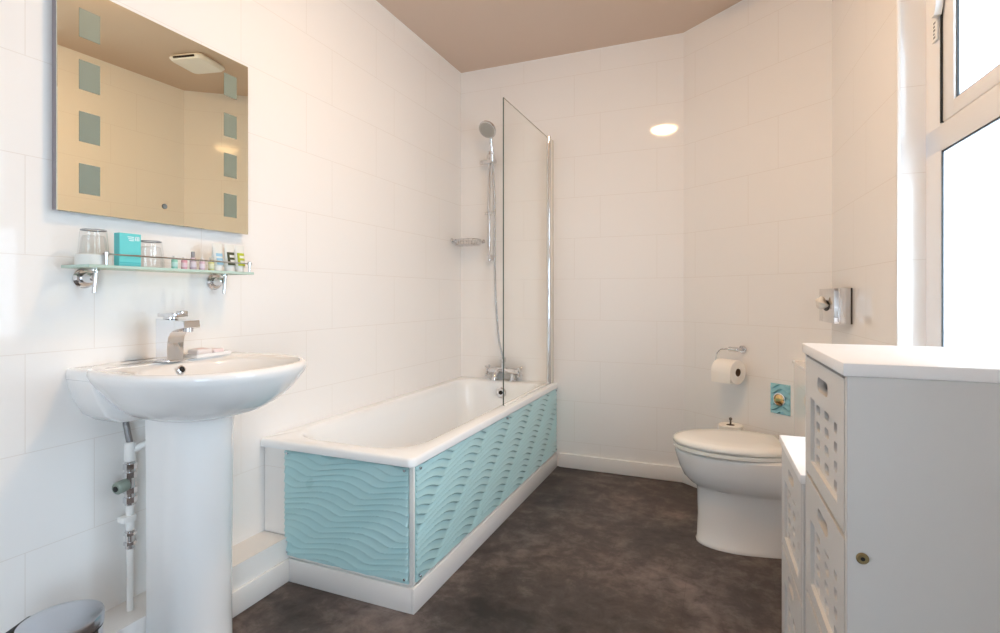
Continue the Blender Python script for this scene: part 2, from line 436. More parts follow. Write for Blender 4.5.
# carved wave panels: real relief
def wave_h(s, z, a=.0200, k2=.20, p=.0255, lam=.31, lean=1.28):
    u = s/lam - z*lean/lam
    zs = a*sqrt(sin(pi*u)**2 + k2**2)          # rounded crests, sharp troughs
    ph = (z-zs)/p
    fr = ph - math.floor(ph)
    # smooth scoop rising outwards to a crisp lip
    g = 1-(1-fr/.87)**1.45 if fr < .87 else (1-fr)/.13
    return g
def wave_panel(name, org, d, n, L, z0, z1, s0, depth, res_s, res_z, amp=.036, k2=.32, p=.0250):
    bm = B(); org = Vector(org); d = Vector(d); n = Vector(n)
    NS = int(L/res_s); NZ = int((z1-z0)/res_z); G = []
    for j in range(NZ+1):
        z = z0+(z1-z0)*j/NZ; row = []
        for i in range(NS+1):
            s = L*i/NS
            h = depth*(1-wave_h(s+s0, z, amp, k2, p))
            e = min(s, L-s, z-z0, z1-z)
            h *= min(1, max(0, e/.004))*.5+.5
            row.append(bm.verts.new(org + d*s + n*(.004+h) + Vector((0, 0, z))))
        G.append(row)
    for j in range(NZ):
        for i in range(NS):
            bm.faces.new((G[j][i], G[j][i+1], G[j+1][i+1], G[j+1][i]))
    # rim and flat back
    loop = [G[0][i] for i in range(NS+1)] + [G[j][NS] for j in range(1, NZ+1)] + [G[NZ][i] for i in range(NS-1, -1, -1)] + [G[j][0] for j in range(NZ-1, 0, -1)]
    back = []
    for v in loop:
        q = v.co - org; q = q - n*q.dot(n)
        back.append(bm.verts.new(org+q))
    m = len(loop)
    for i in range(m):
        bm.faces.new((loop[i], back[i], back[(i+1) % m], loop[(i+1) % m]))
    bm.faces.new(back)
    return obj(name, bm, AQUA, bath, ang=42, weld=False)
PZ0, PZ1 = .096, .4925
pe = wave_panel('wave_panel', (.113, 1.556, 0), (1, 0, 0), (0, -1, 0), .550, PZ0, PZ1, .10, .0105, .0035, .0016)
ps = wave_panel('wave_panel', (.676, 1.572, 0), (0, 1, 0), (1, 0, 0), 1.672, PZ0, PZ1, .02, .0065, .0035, .0016, .031, .16, .0235)
for par, pts, nn in ((pe, [(.128, 1.5555, .484), (.650, 1.5555, .484), (.128, 1.5555, .112), (.650, 1.5555, .112)], (0, -1, 0)),
                     (ps, [(.6765, 1.590, .484), (.6765, 2.40, .484), (.6765, 3.228, .484), (.6765, 1.590, .112), (.6765, 3.228, .112)], (1, 0, 0))):
    for p in pts:
        bm = B(); q = Vector(p)+Vector(nn)*.0135; cyl(bm, p, q, .005, 14, bev=.001); obj('screw', bm, STEEL, par)
# overflow and plug chain boss
bm = B(); M = aim((.345, 3.139, .462), (0, -1, .08)); lathe(bm, [(.033, -.004), (.033, .004), (.026, .008), (.012, .006)], 28, M); ov = obj('overflow', bm, CHROME, bath)
bm = B(); lathe(bm, [(.012, .004), (.013, .0085), (.004, .0095)], 18, M); obj('overflow_hole', bm, BLACK, ov)
bm = B(); M = Matrix.Translation((.335, 2.88, .135)); lathe(bm, [(.034, .0), (.034, .003), (.024, .004), (.01, .001)], 28, M); obj('drain', bm, CHROME, bath)

# ------------------------------------------------------------------ shower screen
SX = .652
scr = thing('shower_screen', 'clear glass shower screen standing on the bath rim with a chrome hinge post', 'shower screen', (SX, 2.8, .53))
bm = B(); box(bm, SX-.003, SX+.003, 2.432, 3.165, .538, 2.062); obj('glass_panel', bm, SGLASS, scr, smooth=False)
bm = B(); box(bm, SX-.0028, SX+.0028, 2.4295, 2.432, .538, 2.0625)
obj('panel_edge', bm, GEDGED, scr, smooth=False)
bm = B(); box(bm, SX-.0028, SX+.0028, 2.432, 3.165, 2.062, 2.0632); obj('top_edge', bm, cmat('pale_glass_edge', (196, 190, 178), .2), scr, smooth=False)
bm = B(); cyl(bm, (SX, 3.178, .531), (SX, 3.178, 2.078), .013, 24, bev=.002); obj('hinge_post', bm, CHROME, scr)
bm = B(); box(bm, SX-.009, SX+.009, 3.192, 3.252, .531, 2.07, .002); obj('wall_profile', bm, cmat('pale_profile', (226, 220, 210), .2), scr)
bm = B(); box(bm, SX-.005, SX+.005, 2.445, 3.165, .531, .541, .001); obj('bottom_seal', bm, WPLAS, scr)

# ------------------------------------------------------------------ shower rail, head and hose
RX, RY = .238, 3.195
sh = thing('shower_rail', 'chrome shower rail with hand shower on the back wall above the bath taps', 'shower', (RX, YB, 1.31))
bm = B(); cyl(bm, (RX, RY, 1.315), (RX, RY, 2.03), .0095, 18, bev=.002); obj('rail', bm, CHROME, sh)
for z in (1.335, 1.995):
    bm = B(); cyl(bm, (RX, RY-.014, z), (RX, YB, z), .013, 18, r2=.019, bev=.002); cyl(bm, (RX, RY, z-.025), (RX, RY, z+.02), .014, 18, bev=.003); obj('bracket', bm, CHROME, sh)
bm = B(); cyl(bm, (RX, RY, 1.615), (RX, RY, 1.632), .015, 18, bev=.003); cyl(bm, (RX-.03, RY-.004, 1.623), (RX+.04, RY-.004, 1.623), .005, 12); obj('hose_guide', bm, CHROME, sh)
bm = B(); box(bm, RX-.045, RX+.05, RY-.022, RY+.014, 1.948, 1.974, .008, 3); cyl(bm, (RX-.062, RY-.004, 1.961), (RX-.043, RY-.004, 1.961), .014, 18, bev=.003)
cyl(bm, (RX+.040, RY-.040, 1.950), (RX+.041, RY-.052, 2.0), .016, 18, bev=.003)
obj('slider', bm, CHROME, sh)
hd = bpy.data.objects
bm = B()
ptsH = bez([(RX+.040, RY-.045, 1.955), (RX+.042, RY-.050, 2.01), (RX+.040, RY-.065, 2.07), (RX+.044, RY-.085, 2.120), (RX+.042, RY-.10, 2.137)], 6)
tube(bm, ptsH, [.011+.005*(i/len(ptsH)) for i in range(len(ptsH))], 14)
face = aim((RX+.038, RY-.115, 2.137), (-.12, -.72, -.68))
lathe(bm, [(.012, -.034), (.034, -.028), (.054, -.014), (.060, -.002), (.058, .006), (.053, .009)], 32, face)
head = obj('hand_shower', bm, CHROME, sh)
bm = B(); lathe(bm, [(.052, .007), (.052, .0105), (.036, .012), (.012, .0125)], 32, face)
spray = obj('spray_face', bm, cmat('grey_spray_plate', (172, 170, 164), .3), head)
bm = B()
for r, n in ((.012, 6), (.024, 12), (.036, 18)):
    for k in range(n):
        a = 2*pi*k/n; p = face @ Vector((r*cos(a), r*sin(a), .009)); q = face @ Vector((r*cos(a), r*sin(a), .0145)); cyl(bm, p, q, .0017, 6)
obj('nozzle', bm, BLACK, spray)
bm = B()
hp = bez([(RX+.040, RY-.045, 1.955), (RX+.044, RY-.03, 1.85), (RX+.045, RY-.012, 1.623), (RX+.050, RY-.02, 1.2), (RX+.075, RY-.03, .85), (RX+.10, RY-.02, .70), (RX+.112, RY-.01, .655)], 14)
tube(bm, hp, .0065, 10)
obj('hose', bm, mat('ribbed_hose_metal', (196, 196, 198), .25, metal=1, bump=(400, .6)), sh)

# wire corner basket between left wall and back wall
bk = thing('wire_soap_basket', 'chrome wire soap basket in the tiled corner beside the shower rail', 'basket', (.05, 3.17, 1.42))
bm = B()
def loopc(z, k=1.0, n=40):
    out = []
    c = Vector((.095, 3.165, z))
    for i in range(n):
        a = 2*pi*i/n
        out.append(c + Vector((.088*k*cos(a)*abs(cos(a))**-.25 if abs(cos(a)) > 1e-6 else 0, .062*k*sin(a)*(abs(sin(a))**-.25 if abs(sin(a)) > 1e-6 else 0), 0)))
    return out
tube(bm, loopc(1.452), .0032, 8, closed=True)
obj('top_rim', bm, CHROME, bk)
bm = B(); tube(bm, loopc(1.418, .93), .0026, 8, closed=True)
for k in range(-6, 7):
    x = .095+k*.0125; w = .055*sqrt(max(0, 1-((x-.095)/.085)**2))
    tube(bm, [(x, 3.165-w, 1.418), (x, 3.165+w, 1.418)], .0018, 6)
obj('floor_grid', bm, CHROME, bk)
a = loopc(1.452); b = loopc(1.418, .93)
for i in range(0, 40, 2):
    bm = B(); tube(bm, [a[i], b[i]], .0018, 6); obj('side_wire', bm, CHROME, bk)
bm = B(); cyl(bm, (0.0, 3.115, 1.446), (.012, 3.115, 1.446), .017, 20, bev=.003); tube(bm, [(.01, 3.115, 1.446), (.035, 3.12, 1.45)], .005, 8)
obj('wall_mount', bm, CHROME, bk)
bm = B(); cyl(bm, (.17, YB, 1.446), (.17, YB-.012, 1.446), .013, 20, bev=.003); tube(bm, [(.17, YB-.01, 1.446), (.16, 3.222, 1.45)], .004, 8)
obj('wall_mount', bm, CHROME, bk)

# ------------------------------------------------------------------ bath mixer tap
TX, TY = .335, 3.205
tp = thing('bath_mixer_tap', 'chrome bath mixer tap with two handles on the far rim of the bath', 'tap', (TX, TY, .53))
bm = B()
for sx in (-.065, .065):
    cyl(bm, (TX+sx, TY, .530), (TX+sx, TY, .538), .030, 24, bev=.002); cyl(bm, (TX+sx, TY, .536), (TX+sx, TY, .580), .017, 20)
tube(bm, bez([(TX-.085, TY, .590), (TX-.05, TY-.002, .593), (TX, TY-.004, .597), (TX+.05, TY-.002, .593), (TX+.085, TY, .590)], 6), .021, 18)
obj('body', bm, CHROME, tp)
bm = B(); tube(bm, bez([(TX-.01, TY-.01, .592), (TX-.01, TY-.06, .598), (TX-.01, TY-.11, .585), (TX-.01, TY-.13, .560)], 8), .0135, 16); cyl(bm, (TX-.01, TY-.128, .568), (TX-.01, TY-.134, .548), .016, 18, bev=.002)
obj('spout', bm, CHROME, tp)
for sx in (-1, 1):
    bm = B(); x = TX+sx*.10
    cyl(bm, (TX+sx*.08, TY, .590), (TX+sx*.108, TY, .590), .019, 18, bev=.003)
    for k in range(4):
        a = k*pi/2+pi/4; tube(bm, [(x+sx*.012, TY, .590), (x+sx*.014, TY+.036*cos(a), .590+.036*sin(a))], [.009, .0075], 10)
        bmesh.ops.create_uvsphere(bm, u_segments=10, v_segments=8, radius=.0095, matrix=Matrix.Translation((x+sx*.014, TY+.036*cos(a), .590+.036*sin(a))))
    obj('handle', bm, CHROME, tp)
bm = B(); cyl(bm, (TX, TY-.008, .605), (TX, TY-.008, .655), .015, 16, r2=.012, bev=.002); cyl(bm, (TX, TY-.008, .650), (TX, TY-.008, .682), .020, 18, bev=.004)
obj('diverter_knob', bm, CHROME, tp)

# ------------------------------------------------------------------ wash basin
BYc = 1.13; ZB = .884
bs = thing('pedestal_basin', 'white ceramic wash basin on a tall pedestal under the mirror', 'basin', (.2, BYc, 0))
def ov_ring(cx, ax, ay, z,  n=64, xmin=.002, e=2.3, flat=0):
    out = []
    for i in range(n):
        a = 2*pi*i/n; c, s = cos(a), sin(a)
        x = cx + ax*math.copysign(abs(c)**(2/e), c); y = BYc-.022 + ay*.91*math.copysign(abs(s)**(2/e), s)
        out.append(Vector((max(xmin, x), y, z)))
    return out
bm = B()
rings = [ov_ring(.20, .10, .10, .733), ov_ring(.205, .150, .14, .736), ov_ring(.215, .190, .175, .750), ov_ring(.225, .220, .208, .773), ov_ring(.235, .244, .236, .800),
         ov_ring(.240, .261, .260, .828), ov_ring(.243, .274, .281, .852), ov_ring(.245, .277, .289, .868), ov_ring(.245, .275, .288, .878), ov_ring(.245, .268, .282, .884), ov_ring(.245, .262, .277, .885),
         # inside: the bowl starts in front of the tap ledge
         ov_ring(.245, .256, .270, .884), ov_ring(.322, .174, .246, .8775, e=2.2), ov_ring(.322, .166, .238, .866, e=2.2), ov_ring(.322, .155, .224, .835, e=2.1),
         ov_ring(.320, .135, .19, .80, e=2), ov_ring(.315, .10, .13, .775, e=2), ov_ring(.31, .05, .06, .765, e=2), ov_ring(.31, .02, .022, .763, e=2)]
loft(bm, rings, cap0=True, cap1=True)
obj('bowl', bm, CERAMIC, bs, ang=55, weld=False)
# back slab against the wall
bm = B()
def sl(hw, z, x1=.118, r=.016): return rrect(.001, x1, BYc-hw, BYc+hw, r, z, 5, (r, .001, .001, r))
loft(bm, [sl(.13, .722, .10), sl(.178, .728, .11), sl(.212, .752, .115), sl(.232, .79), sl(.246, .83), sl(.2505, .850), sl(.2505, .852), sl(.2525, .8535), sl(.2525, .874), sl(.249, .8805), sl(.243, .8825)])
obj('wall_ledge', bm, CERAMIC, bs, ang=50, weld=False)
# pedestal
bm = B()
def ped(z, hw, xf, xb=.131):
    xf += .017; hw += .006
    pts = []; n = 28
    pts.append(Vector((xb, BYc-.02+hw*.98, z)))
    # u-shaped front: flat flanks joined by an arc
    for k in range(n+1):
        a = -pi/2+pi*k/n
        pts.append(Vector((xf-.10+.10*max(0, cos(a)), BYc-.02-hw*sin(a)*1.0, z)))
    pts.append(Vector((xb, BYc-.02-hw*.98, z)))
    return pts
loft(bm, [ped(0, .100, .287), ped(.012, .100, .287), ped(.03, .096, .282), ped(.15, .095, .281), ped(.35, .095, .282), ped(.55, .096, .284), ped(.70, .098, .287), ped(.745, .100, .289)])
obj('pedestal', bm, CERAMIC, bs, ang=50)
bm = B(); M = aim((.1650, BYc-.037, .8605), (1, 0, .35)); lathe(bm, [(.0125, -.003), (.0125, .002), (.009, .003), (.0085, -.002)], 24, M, cap1=False); ovf = obj('overflow_ring', bm, CHROME, bs)
bm = B(); lathe(bm, [(.0088, -.004), (.0088, .0)], 20, M); obj('overflow_hole', bm, BLACK, ovf)
bm = B(); lathe(bm, [(.024, .765), (.024, .768), (.016, .769), (.004, .767)], 24, Matrix.Translation((.31, BYc, 0))); obj('drain', bm, CHROME, bs)

# basin tap
bt = thing('basin_mixer_tap', 'square chrome mixer tap on the back ledge of the wash basin', 'tap', (.11, 1.096, ZB))
bm = B()
TB0, TB1 = 1.070, 1.122
prof = [(.083, .884), (.083, 1.012), (.206, 1.007), (.208, .986), (.165, .981), (.148, .973), (.138, .958), (.135, .94), (.135, .884)]
loft(bm, [[Vector((x, TB0, z)) for x, z in prof], [Vector((x, TB1, z)) for x, z in prof]])
bmesh.ops.bevel(bm, geom=bm.edges[:], offset=.0015, segments=1, affect='EDGES')
box(bm, .078, .142, TB0-.005, TB1+.005, .883, .888, .001)
obj('body', bm, CHROME, bt, ang=25)
bm = B(); lathe(bm, [(.020, 1.011), (.020, 1.018)], 24, Matrix.Translation((.115, 1.096, 0)))
box(bm, .086, .160, 1.073, 1.119, 1.0175, 1.029, .002)
box(bm, .150, .176, 1.085, 1.107, 1.024, 1.036, .003)
obj('lever', bm, CHROME, bt)
bm = B(); cyl(bm, (.190, 1.096, .99), (.190, 1.096, .974), .013, 20, bev=.001); obj('aerator', bm, STEEL, bt)

# soap dish with wrapped soap
sd = thing('soap_dish', 'small white rectangular dish on the basin ledge beside the tap', 'dish', (.10, 1.225, ZB))
bm = B(); Md = Matrix.Translation((.10, 1.222, ZB+.001)) @ Matrix.Rotation(radians(8), 4, 'Z')
loft(bm, [[Md @ p for p in rrect(-a, a, -b, b, .006, z, 4)] for a, b, z in ((.040, .070, .001), (.042, .072, .003), (.043, .074, .013), (.040, .071, .013), (.038, .069, .008))])
obj('tray', bm, CERAMIC, sd)
sp_ = thing('wrapped_soap', 'pale wrapped soap bar lying in the white dish beside the basin tap', 'soap', (.10, 1.23, ZB+.008), group='wrapped soaps in the white dish')
bm = B(); box(bm, -.022, .022, -.05, .012, .009, .026, .006, 3, Md); obj('wrapper', bm, cmat('pale_wrapper', (232, 226, 226), .3), sp_)
bm = B(); box(bm, -.016, .016, -.040, .002, .0258, .0265, 0, 1, Md); obj('paper_band', bm, cmat('pink_band', (232, 210, 212), .5), sp_)
s2 = thing('wrapped_soap', 'second wrapped soap with pink print, at the far end of the white dish', 'soap', (.10, 1.27, ZB+.008), group='wrapped soaps in the white dish')
bm = B(); box(bm, -.020, .024, .016, .058, .008, .021, .005, 3, Md); obj('wrapper', bm, cmat('pale_wrapper_pink', (240, 224, 226), .35), s2)
sd_tr = None

# pipework beside the pedestal
pw = thing('water_pipe', 'white supply pipe with valve between the tiled wall and the basin pedestal', 'pipe', (.06, 1.015, .165))
PX, PY = .058, 1.012
bm = B(); cyl(bm, (PX, PY, .165), (PX, PY, .36), .0085, 16); cyl(bm, (PX, PY, .40), (PX, PY, .475), .0105, 16); obj('riser', bm, WPLAS, pw)
bm = B(); cyl(bm, (PX, PY, .345), (PX, PY, .40), .0125, 16, bev=.002); cyl(bm, (PX, PY, .357), (PX, PY, .366), .016, 6); cyl(bm, (PX, PY, .385), (PX, PY, .394), .016, 6); obj('compression_joint', bm, CHROME, pw)
bm = B(); box(bm, PX-.018, PX+.014, PY-.026, PY+.012, .425, .443, .004); obj('pipe_clip', bm, WPLAS, pw)
bm = B(); cyl(bm, (PX, PY, .470), (PX, PY, .60), .0135, 18, bev=.003)
for z in (.488, .515, .560, .585): cyl(bm, (PX, PY, z-.008), (PX, PY, z+.008), .0175, 6)
obj('valve_body', bm, CHROME, pw)
bm = B(); cyl(bm, (PX+.002, PY-.010, .535), (PX+.006, PY-.043, .532), .0175, 20, bev=.003); vh = obj('valve_handle', bm, GREYG, pw)
bm = B(); cyl(bm, (PX+.0058, PY-.042, .532), (PX+.0063, PY-.0455, .5318), .008, 14); obj('handle_screw', bm, BLACK, vh)
bm = B(); cyl(bm, (PX, PY, .598), (PX, PY, .655), .0145, 18, bev=.004); cyl(bm, (PX, PY, .628), (PX+.02, PY+.038, .645), .011, 16, bev=.003); obj('tee_fitting', bm, WPLAS, pw)
bm = B(); tube(bm, bez([(PX, PY, .65), (PX-.006, PY-.004, .69), (PX-.012, PY+.0, .72), (PX+.01, PY+.03, .755)], 8), .0085, 12)
obj('flexible_hose', bm, mat('braided_steel', (150, 150, 152), .35, metal=1, bump=(500, .8)), pw)
bm = B(); tube(bm, bez([(PX+.02, PY+.036, .645), (PX+.03, PY+.045, .69), (PX+.02, PY+.05, .74)], 8), .0075, 12)
obj('flexible_hose', bm, mat('braided_steel_dark', (120, 118, 116), .4, metal=1, bump=(500, .8)), pw)

# ------------------------------------------------------------------ mirror
mr = thing('wall_mirror', 'large frameless rectangular mirror with frosted squares above the basin shelf', 'mirror', (.0, 1.148, 1.307))
MY0, MY1, MZ0, MZ1 = .842, 1.455, 1.307, 1.928
bm = B(); box(bm, .0, .026, MY0+.004, MY1-.004, MZ0+.004, MZ1-.004, .001); obj('backing_case', bm, cmat('grey_case', (150, 142, 146), .4), mr)
bm = B(); box(bm, .026, .031, MY0, MY1, MZ0, MZ1, .0012, 1); obj('mirror_glass', bm, MIRROR, mr, smooth=False)
for y in (.894, 1.351):
    for z0, z1 in ((1.789, 1.868), (1.646, 1.727), (1.503, 1.586), (1.361, 1.443)):
        bm = B(); box(bm, .0312, .0318, y, y+.053, z0, z1); obj('frosted_square', bm, FROST, mr, smooth=False)
bm = B(); cyl(bm, (.031, 1.135, 1.362), (.0345, 1.135, 1.362), .008, 20, bev=.0015); obj('touch_sensor', bm, cmat('grey_sensor', (120, 124, 124), .3), mr)

# ------------------------------------------------------------------ glass shelf
SZ = 1.163
sf = thing('glass_shelf', 'clear glass bathroom shelf on two round chrome brackets under the mirror', 'shelf', (.07, 1.12, SZ-.008))
SY0, SY1, SXF = .862, 1.388, .132
bm = B(); box(bm, .012, SXF, SY0, SY1, SZ-.008, SZ, .0008, 1); obj('glass_plate', bm, SHGLASS, sf, smooth=False)
bm = B(); box(bm, .012, SXF+.0006, SY0-.0008, SY0+.0008, SZ-.0078, SZ-.0002); box(bm, SXF-.0006, SXF+.0008, SY0, SY1, SZ-.0078, SZ-.0002); box(bm, .012, SXF, SY1-.0008, SY1+.0008, SZ-.0078, SZ-.0002)
obj('polished_edge', bm, cmat('green_glass_edge', (186, 210, 200), .15), sf, smooth=False)
for y in (.923, 1.337):
    bm = B(); cyl(bm, (0, y, 1.130), (.010, y, 1.130), .029, 28, r2=.026, bev=.003); cyl(bm, (.01, y, 1.130), (.048, y, 1.132), .016, 20, r2=.012, bev=.002)
    cyl(bm, (.052, y-.004, 1.088), (.052, y+.002, 1.154), .0055, 14, bev=.001); cyl(bm, (.046, y, 1.15), (.046, y, 1.1555), .013, 18)
    cyl(bm, (.046, y, SZ), (.046, y, SZ+.004), .010, 18, bev=.001)
    obj('bracket', bm, CHROME, sf)
bm = B(); cyl(bm, (SXF-.008, .90, SZ+.030), (SXF-.008, 1.386, SZ+.030), .0024, 10); obj('guard_rail', bm, CHROME, sf)
for y in (.908, 1.376):
    bm = B(); cyl(bm, (SXF-.008, y, SZ), (SXF-.008, y, SZ+.034), .0038, 12, bev=.0008); cyl(bm, (SXF-.008, y, SZ+.024), (SXF-.008, y, SZ+.036), .0062, 12, bev=.001); obj('rail_post', bm, CHROME, sf)

def tumbler(x, y, label, h=.098, rb=.030, rt=.037, coaster=False):
    t = thing('tumbler', label, 'glass', (x, y, SZ), group='upturned tumblers on the glass shelf')
    M = Matrix.Translation((x, y, SZ))
    bm = B()
    # upside down: thick base at the top, mouth on the shelf
    lathe(bm, [(rt, .001), (rt-.001, .02), (rb+.002, h*.75), (rb, h-.004), (rb-.004, h), (.004, h)], 28, M, cap0=False)
    lathe(bm, [(rt-.003, .001), (rt-.0045, .02), (rb-.003, h*.75), (rb-.006, h-.018), (.004, h-.018)], 28, M, cap0=False)
    o = obj('glass_wall', bm, TUMB, t)
    bm = B(); lathe(bm, [(rb-.001, h-.004), (rb-.0005, h-.0015), (rb-.004, h-.0005), (rb-.006, h-.002)], 28, M, cap0=False, cap1=False)
    obj('base_ring', bm, cmat('glass_base_grey_%d' % int(y*1000), (165, 167, 170), .1), t)
    return t
t1 = tumbler(.075, .905, 'upturned clear glass tumbler at the left end of the glass shelf')
bm = B(); lathe(bm, [(.041, .0), (.041, .028), (.038, .0295), (.036, .0295)], 28, Matrix.Translation((.075, .905, SZ)), cap0=False, cap1=False)
obj('paper_collar', bm, cmat('doily_paper', (228, 230, 226), .8), t1)
t2 = tumbler(.072, 1.062, 'upturned clear glass tumbler right of the aqua box on the shelf', h=.082)

bxo = thing('toiletry_box', 'small aqua cardboard box standing on the glass shelf between two tumblers', 'box', (.09, .985, SZ))
bm = B(); Mx = Matrix.Translation((.092, .984, SZ)) @ Matrix.Rotation(radians(0), 4, 'Z')
box(bm, -.012, .012, -.030, .030, 0, .094, .0008, 1, Mx); obj('carton', bm, cmat('aqua_card', (104, 206, 208), .45), bxo)
bm = B()
for k, (y0, y1) in enumerate(((-.008, .010), (-.006, .010), (-.004, .010))): box(bm, .0121, .0126, y0, y1, .083-.005*k, .085-.005*k, 0, 1, Mx)
for k in range(3): box(bm, .0121, .0126, .013+.0045*k, .0155+.0045*k, .074, .086, 0, 1, Mx)
box(bm, .0121, .0126, .013, .0245, .084, .086, 0, 1, Mx)
obj('printed_lettering', bm, cmat('white_print', (240, 250, 250), .5), bxo)
bm = B(); box(bm, .0121, .0125, -.029, .029, .010, .012, 0, 1, Mx); obj('base_stripe', bm, cmat('teal_stripe', (60, 178, 182), .5), bxo)

# little coloured toiletry bottles in a row, then three printed tubes
def bottle(y, rgb, cap, label, h=.036, r=.0085, x=.10, caph=.010, capc=None):
    t = thing('toiletry_bottle', label, 'bottle', (x, y, SZ), group='little toiletry bottles on the glass shelf')
    M = Matrix.Translation((x, y, SZ))
    bm = B(); lathe(bm, [(r*.8, 0), (r, .0015), (r, h*.8), (r*.75, h*.92), (r*.45, h)], 18, M); obj('body', bm, cmat('bottle_body', tuple(int(c*.72+70) for c in rgb), .25), t)
    bm = B(); lathe(bm, [(r*.6, h-.001), (r*.6, h+caph-.001), (r*.45, h+caph)], 16, M); obj('cap', bm, cmat('bottle_cap', cap, .35), t)
    bm = B(); lathe(bm, [(r+.0003, h*.2), (r+.0003, h*.62)], 18, M, cap0=False, cap1=False); obj('paper_label', bm, cmat('bottle_label', tuple(min(255, int(c*.4+150)) for c in rgb), .5), t)
for a in ((1.118, (120, 205, 180), (238, 238, 238), 'tiny mint green bottle, first of the row right of the second tumbler', .034, .0085, .10, .006),
          (1.150, (226, 140, 158), (240, 236, 236), 'tiny pink bottle beside the mint green one on the glass shelf', .034, .0085, .10, .006),
          (1.180, (188, 160, 176), (150, 148, 150), 'tiny mauve bottle with a taller grey cap, middle of the shelf row', .040, .0095, .10, .018),
          (1.212, (220, 178, 196), (240, 236, 236), 'tiny pale lilac pink bottle right of the grey capped mauve one', .034, .0085, .10, .006),
          (1.245, (206, 206, 120), (214, 214, 206), 'tiny yellow green bottle nearest the printed tubes', .036, .009, .10, .008)):
    bottle(a[0], a[1], a[2], a[3], h=a[4], r=a[5], x=a[6], caph=a[7])
def ptube(y, rgb, label, glyph, x=.085, r=.0185, h=.094):
    t = thing('toiletry_tube', label, 'tube', (x, y, SZ), group='printed toiletry tubes on the glass shelf')
    bm = B(); n = 20; rings = []
    for z, k in ((.018, 0), (.03, .05), (.05, .3), (.07, .65), (.084, .93), (h, 1)):
        rings.append([Vector((x+(r*.95*(1-k)+.0012*k)*cos(2*pi*i/n), y+(r*(1+.05*k))*sin(2*pi*i/n), SZ+z)) for i in range(n)])
    loft(bm, rings); obj('body', bm, cmat('tube_plastic', (226, 228, 224), .25), t)
    bm = B(); lathe(bm, [(r*.85, 0), (r*.85, .016), (r*.80, .018)], 20, Matrix.Translation((x, y, SZ))); obj('cap', bm, cmat('tube_cap', (236, 236, 234), .3), t)
    # large printed strokes, following the front of the tube
    bm = B()
    def surf(yy, z):
        k = min(1, max(0, (z-.024)/(h-.03)))**1.1
        rx = r*.95*(1-k)+.0012*k; q = min(.97, abs(yy-y)/(r*(1+.05*k)))
        return x + rx*sqrt(1-q*q) + .0022
    for (a0, a1, z0, z1) in glyph:
        ys = [y+a0+(a1-a0)*i/5 for i in range(6)]
        for i in range(5):
            vs = [Vector((surf(yy, z), yy, SZ+z)) for yy, z in ((ys[i], z0), (ys[i+1], z0), (ys[i+1], z1), (ys[i], z1))]
            vb = [v - Vector((.0012, 0, 0)) for v in vs]
            loft(bm, [vb, vs])
    obj('printed_mark', bm, cmat('tube_print', rgb, .4), t)
E_ = [(-.0145, -.008, .026, .066), (-.0145, .0135, .058, .067), (-.0145, .0120, .041, .049), (-.0145, .0135, .022, .031)]
ptube(1.280, (150, 196, 222), 'toiletry tube with pale blue stripes, leftmost of the three printed tubes', [(-.012, .012, .022, .030), (-.012, .012, .036, .044), (-.012, .012, .050, .060)])
ptube(1.327, (72, 76, 52), 'toiletry tube with a dark olive E print between blue and lime tubes', E_)
ptube(1.368, (178, 190, 50), 'toiletry tube with a lime green E print at the right end of the shelf', E_)

# ------------------------------------------------------------------ pedal bin
bc = (.238, .742); BH = .335
pb = thing('pedal_bin', 'round polished steel bin standing on the floor in front of the left wall', 'bin', (bc[0], bc[1], 0))
M = Matrix.Translation((bc[0], bc[1], 0))
bm = B(); lathe(bm, [(.076, .018), (.079, .022), (.079, BH-.030)], 48, M); obj('body', bm, STEEL if False else CHROME, pb)
bm = B(); lathe(bm, [(.080, 0), (.081, .004), (.081, .018), (.078, .020)], 48, M); obj('base_ring', bm, BLACK, pb)
bm = B(); lathe(bm, [(.079, BH-.030), (.0815, BH-.028), (.0820, BH-.008), (.0805, BH-.003), (.077, BH-.0015), (.03, BH), (.002, BH)], 48, M); obj('lid', bm, STEEL, pb)
bm = B(); lathe(bm, [(.0797, BH-.034), (.0797, BH-.030)], 48, M); obj('rim_band', bm, BLACK, pb)
bm = B(); a = radians(205); box(bm, -.035, .035, -.012, .012, BH-.075, BH-.012, .005, 2, M @ Matrix.Rotation(radians(205-90), 4, 'Z') @ Matrix.Translation((0, .088, 0)))
obj('hinge_cover', bm, BLACK, pb)
bm = B(); box(bm, -.022, .022, 0, .05, .006, .012, .002, 2, M @ Matrix.Rotation(radians(-70), 4, 'Z') @ Matrix.Translation((0, .074, 0))); obj('pedal', bm, STEEL, pb)

# ------------------------------------------------------------------ toilet
tback = Vector((1.966, 2.560, 0)); fd = Vector((-.556, -.060, 0)).normalized()
to = thing('toilet', 'white back-to-wall toilet with closed lid beside the boxed-in cistern', 'toilet', tuple(tback), atan2(fd.y, fd.x))
MT = WM[to.name]
def dring(u0, u1, w, z, wb=None, e=2.0, ef=.55, n=24):
    """D-shaped ring: back straight at u0 (half width wb), front rounded to u1"""
    wb = w if wb is None else wb; pts = []
    um = u1-(u1-u0)*ef
    for k in range(n+1):
        a = -pi/2+pi*k/n; c, s = cos(a), sin(a)
        pts.append(Vector((um+(u1-um)*abs(c)**(2/e), w*math.copysign(abs(s)**(2/e), s), z)))
    for k in range(1, 7):
        t = k/7; pts.append(Vector((um+(u0-um)*t, w+(wb-w)*t**1.6, z)))
    pts.append(Vector((u0, wb, z))); pts.append(Vector((u0, -wb, z)))
    for k in range(6, 0, -1):
        t = k/7; pts.append(Vector((um+(u0-um)*t, -(w+(wb-w)*t**1.6), z)))
    return [MT @ p for p in pts]
bm = B()
